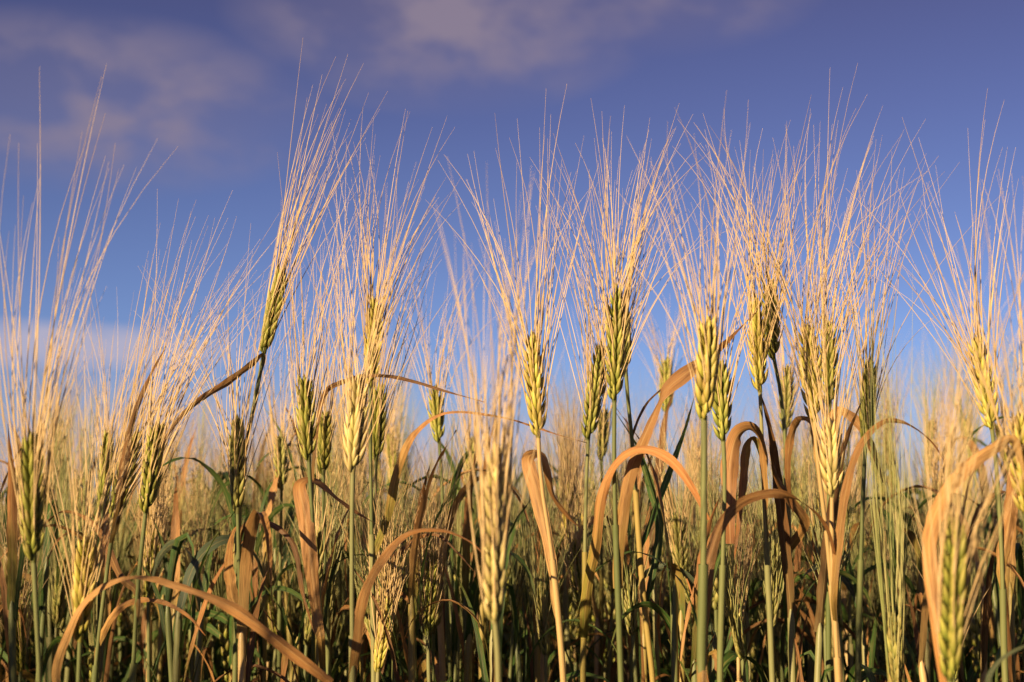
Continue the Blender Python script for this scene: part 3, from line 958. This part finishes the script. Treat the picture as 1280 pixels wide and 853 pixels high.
N_TILL, N_LOW, N_IND = 118, 150, 262
cnt = 0
spots = []
while cnt < N_IND:
    shoot, near = cnt < N_TILL, cnt < N_LOW
    d = (rng.uniform(1.1, 1.75) if cnt % 5 < 2 else math.sqrt(rng.uniform(.84 ** 2, 1.3 ** 2))) if shoot else (rng.uniform(.95, 1.3) if near else math.sqrt(rng.uniform(1.2 ** 2, 1.95 ** 2)))
    px = rng.uniform(-70, 1350)
    lim = top_limit(px)
    if shoot:
        ytip = rng.uniform(735, 840) if d < 1.05 else (rng.uniform(695, 800) if cnt % 5 >= 2 else rng.uniform(630, 720))
    elif near:
        ytip = rng.uniform(max(lim + 60, 630), 760)
    else:
        ytip = lim - 15 + abs(rng.normal(0, 55)) + (30 if d < 1.4 else 0)
    tip = at(px, min(ytip, 840), d)
    if any((tip[0] - q[0]) ** 2 + (tip[1] - q[1]) ** 2 < .020 ** 2 for q in spots):
        continue
    spots.append(tip)
    cnt += 1
    rz, lean = rng.uniform(0, 6.283), rng.normal(0, .02, 2)
    if shoot:
        tiller(int(rng.integers(len(TILL))), tip[0], tip[1], tip[2] / .80, rz, lean)
        continue
    kind = int(rng.integers(len(KINDS)))
    if near and rng.random() < .75:
        kind = int(rng.choice([2, 5, 6, 8, 9, 10]))
    if near:
        lab, grp = 'low half-hidden wheat stalk crowded under the front ears', 'low stalks under the front ears'
    else:
        lab, grp = 'soft-focus wheat stalk standing close behind the front row', 'stalks close behind the front row'
    plant(kind, tip[0], tip[1], 0, tip[2] / PH, rz, lean, lab, grp)


# ------------------------------------------------------------------ the rest of the crop: one mass nobody could count
MATS = [M['stem_green'], M['stem_pale'], M['stem_straw'], M['ear_olive'], M['ear_gold'], M['ear_pale'], M['awn'], M['orange'], M['tan'], M['green'], M['turning'], M['brown'], M['ear_green'], M['awn_green']]


def lod_plant(level):
    mb = MB()
    lean = rng.normal(0, .03, 2)
    h = .86
    top = np.array([lean[0], lean[1], h])
    tube(mb, smooth_path([np.zeros(3), top * .5 + np.array([-lean[0] * .2, 0, 0]), top], 4), .0024 if level < 3 else .003, 4, mi=int(rng.choice([0, 0, 0, 1, 2])))
    dirv = nrm(np.array([lean[0] * 3 + rng.normal(0, .08), lean[1] * 3 + rng.normal(0, .08), 1]))
    L = .068
    if level == 2:
        n = 9
        C = np.array([top + dirv * L * .85 * i / n for i in range(n)])
        a_ = rng.uniform(0, 6.28)
        s = np.array([math.cos(a_), math.sin(a_), 0])
        sg = np.where(np.arange(n) % 2, 1, -1)[:, None]
        seeds(mb, C + s * sg * .002, dirv + s * sg * .3, np.full(n, .0125), np.full(n, .0036), np.tile(s, (n, 1)), 5, 4, mi=int(rng.choice([3, 12, 12, 12])))
    else:
        seeds(mb, top[None], dirv[None], np.array([L * 1.1]), np.array([.007]), np.array([[1.0, 0, 0]]), 5, 5, mi=int(rng.choice([3, 4, 5])))
    n = 17 if level == 2 else 12
    am = 6 if level == 3 else int(rng.choice([6, 13, 13, 13]))
    P0 = top + dirv * (L * rng.uniform(.25, 1, n))[:, None]
    ph, al = np.abs(rng.normal(0, R(15), n)), rng.uniform(0, 6.28, n)
    D = np.stack([np.sin(ph) * np.cos(al), np.sin(ph) * np.sin(al), np.cos(ph)], 1)
    D = nrm(D + dirv * .4)
    ln = rng.uniform(.085, .13, n)
    awns(mb, P0, P0 + nrm(D + dirv) * (ln * .5)[:, None], P0 + D * ln[:, None], np.full(n, .0005 if level == 2 else .0011), .0002 if level == 2 else .0005, 2, mi=am)
    for k in range(5 if level == 2 else 1):
        hz = (.76, .68, .58, .48, .36)[k] + rng.uniform(-.05, .05)
        a_ = rng.uniform(0, 6.28)
        o = np.array([math.cos(a_), math.sin(a_), 0]) * rng.uniform(.35, 1)
        b = top * hz / h
        ln_ = rng.uniform(.15, .26)
        dr = rng.uniform(-.2, .8) if level == 2 else rng.uniform(.2, 1)
        p = smooth_path([b, b + o * ln_ * .25 + np.array([0, 0, ln_ * .45]), b + o * ln_ * .6 + np.array([0, 0, ln_ * (.45 - .4 * dr)]), b + o * ln_ * .8 + np.array([0, 0, ln_ * (.4 - .85 * dr)])], 6)
        ribbon(mb, p, np.tile(np.cross(o, [0, 0, 1.0]) + rng.normal(0, .3, 3), (6, 1)), rng.uniform(.006, .010) if level == 2 else .014, 3, .2, mi=int(rng.choice([7, 9, 9, 9, 9, 10, 9, 11, 9, 9])))
    return mb.arrays()


LOD = {2: [lod_plant(2) for _ in range(14)], 3: [lod_plant(3) for _ in range(10)]}


def scatter(level, X, Y, hs):
    n = len(X)
    which = rng.integers(0, len(LOD[level]), n)
    rz = rng.uniform(0, 6.283, n)
    lx, ly = rng.normal(0, .04, n), rng.normal(0, .04, n)
    gz = ground_z(X, Y)
    hs = hs * (1 + .03 * np.sin(X * 1.7 + 2 * np.sin(Y * .9)) + (.035 * np.sin(X * .45 + Y * .21) if level == 3 else 0))
    out = []
    for w in range(len(LOD[level])):
        sel = np.where(which == w)[0]
        if not len(sel):
            continue
        v, q, s, mi = LOD[level][w]
        c, sn = np.cos(rz[sel])[:, None], np.sin(rz[sel])[:, None]
        sc = hs[sel][:, None]
        x = (v[None, :, 0] * c - v[None, :, 1] * sn + lx[sel][:, None] * v[None, :, 2]) * sc + X[sel][:, None]
        y = (v[None, :, 0] * sn + v[None, :, 1] * c + ly[sel][:, None] * v[None, :, 2]) * sc + Y[sel][:, None]
        z = v[None, :, 2] * sc + gz[sel][:, None]
        V = np.stack([x, y, z], -1).reshape(-1, 3)
        k = len(sel)
        Q = (q[None] + (np.arange(k) * len(v))[:, None, None]).reshape(-1, 4)
        S = np.tile(s, (k, 1))
        S[:, 2] = (S[:, 2] + np.repeat(rng.random(k), len(v))) % 1.0
        out.append((V, Q, S, np.tile(mi, k)))
    return out


def wedge(n, y0, y1, half=.46, pad=.35):
    y = np.sqrt(rng.uniform(y0 ** 2, y1 ** 2, n))
    x = rng.uniform(-1, 1, n) * (half * y + pad)
    return x, y


chunks = []
x, y = wedge(420, 1.25, 1.6)
chunks += scatter(2, x, y, rng.normal(.775, .035, len(x)))
x, y = wedge(900, 1.4, 2.1)
chunks += scatter(2, x, y, rng.normal(.805, .045, len(x)))
x, y = wedge(2000, 2.0, 4.0)
chunks += scatter(2, x, y, rng.normal(.835, .045, len(x)))
x, y = wedge(2600, 4.0, 11.0)
chunks += scatter(2, x, y, rng.normal(.86, .04, len(x)))
x, y = wedge(7000, 11.0, 32.0)
chunks += scatter(3, x, y, rng.normal(.93, .05, len(x)))
x, y = wedge(11000, 32.0, 95.0)
chunks += scatter(3, x, y, rng.normal(.95, .06, len(x)) * 1.0)
# the field goes on beside and behind the camera, just outside the picture
x = np.concatenate([rng.uniform(-3.4, 2.4, 2600), rng.uniform(-2.2, .6, 2600)])
y = np.concatenate([rng.uniform(-2.6, 2.3, 2600), rng.uniform(-1.6, 1.7, 2600)])
keep = (np.abs(x) > (.40 * np.maximum(y, 0) + .30)) | (y < -.30)
keep &= (x ** 2 + y ** 2) > .30 ** 2
x, y = x[keep], y[keep]
chunks += scatter(2, x, y, rng.normal(.885, .045, len(x)))
# short plants that stay under the picture's lower edge, right in front of the camera
x, y = wedge(260, .25, 1.0, .46, .2)
chunks += scatter(2, x, y, (CAM_Z - .105 * y - .02) / 1.06 - np.abs(rng.normal(0, .03, len(x))))
mb = MB()
for V, Q, S, mi in chunks:
    mb.v.append(V.astype(np.float32)); mb.q.append((Q + mb.n).astype(np.int32)); mb.s.append(S.astype(np.float32)); mb.mi.append(mi.astype(np.int32))
    mb.n += len(V)
crop = mb.build('wheat_crop', MATS)
crop['kind'] = 'stuff'
crop['label'] = 'ripening wheat crop filling the field behind the nearer stalks'
crop['category'] = 'wheat field'
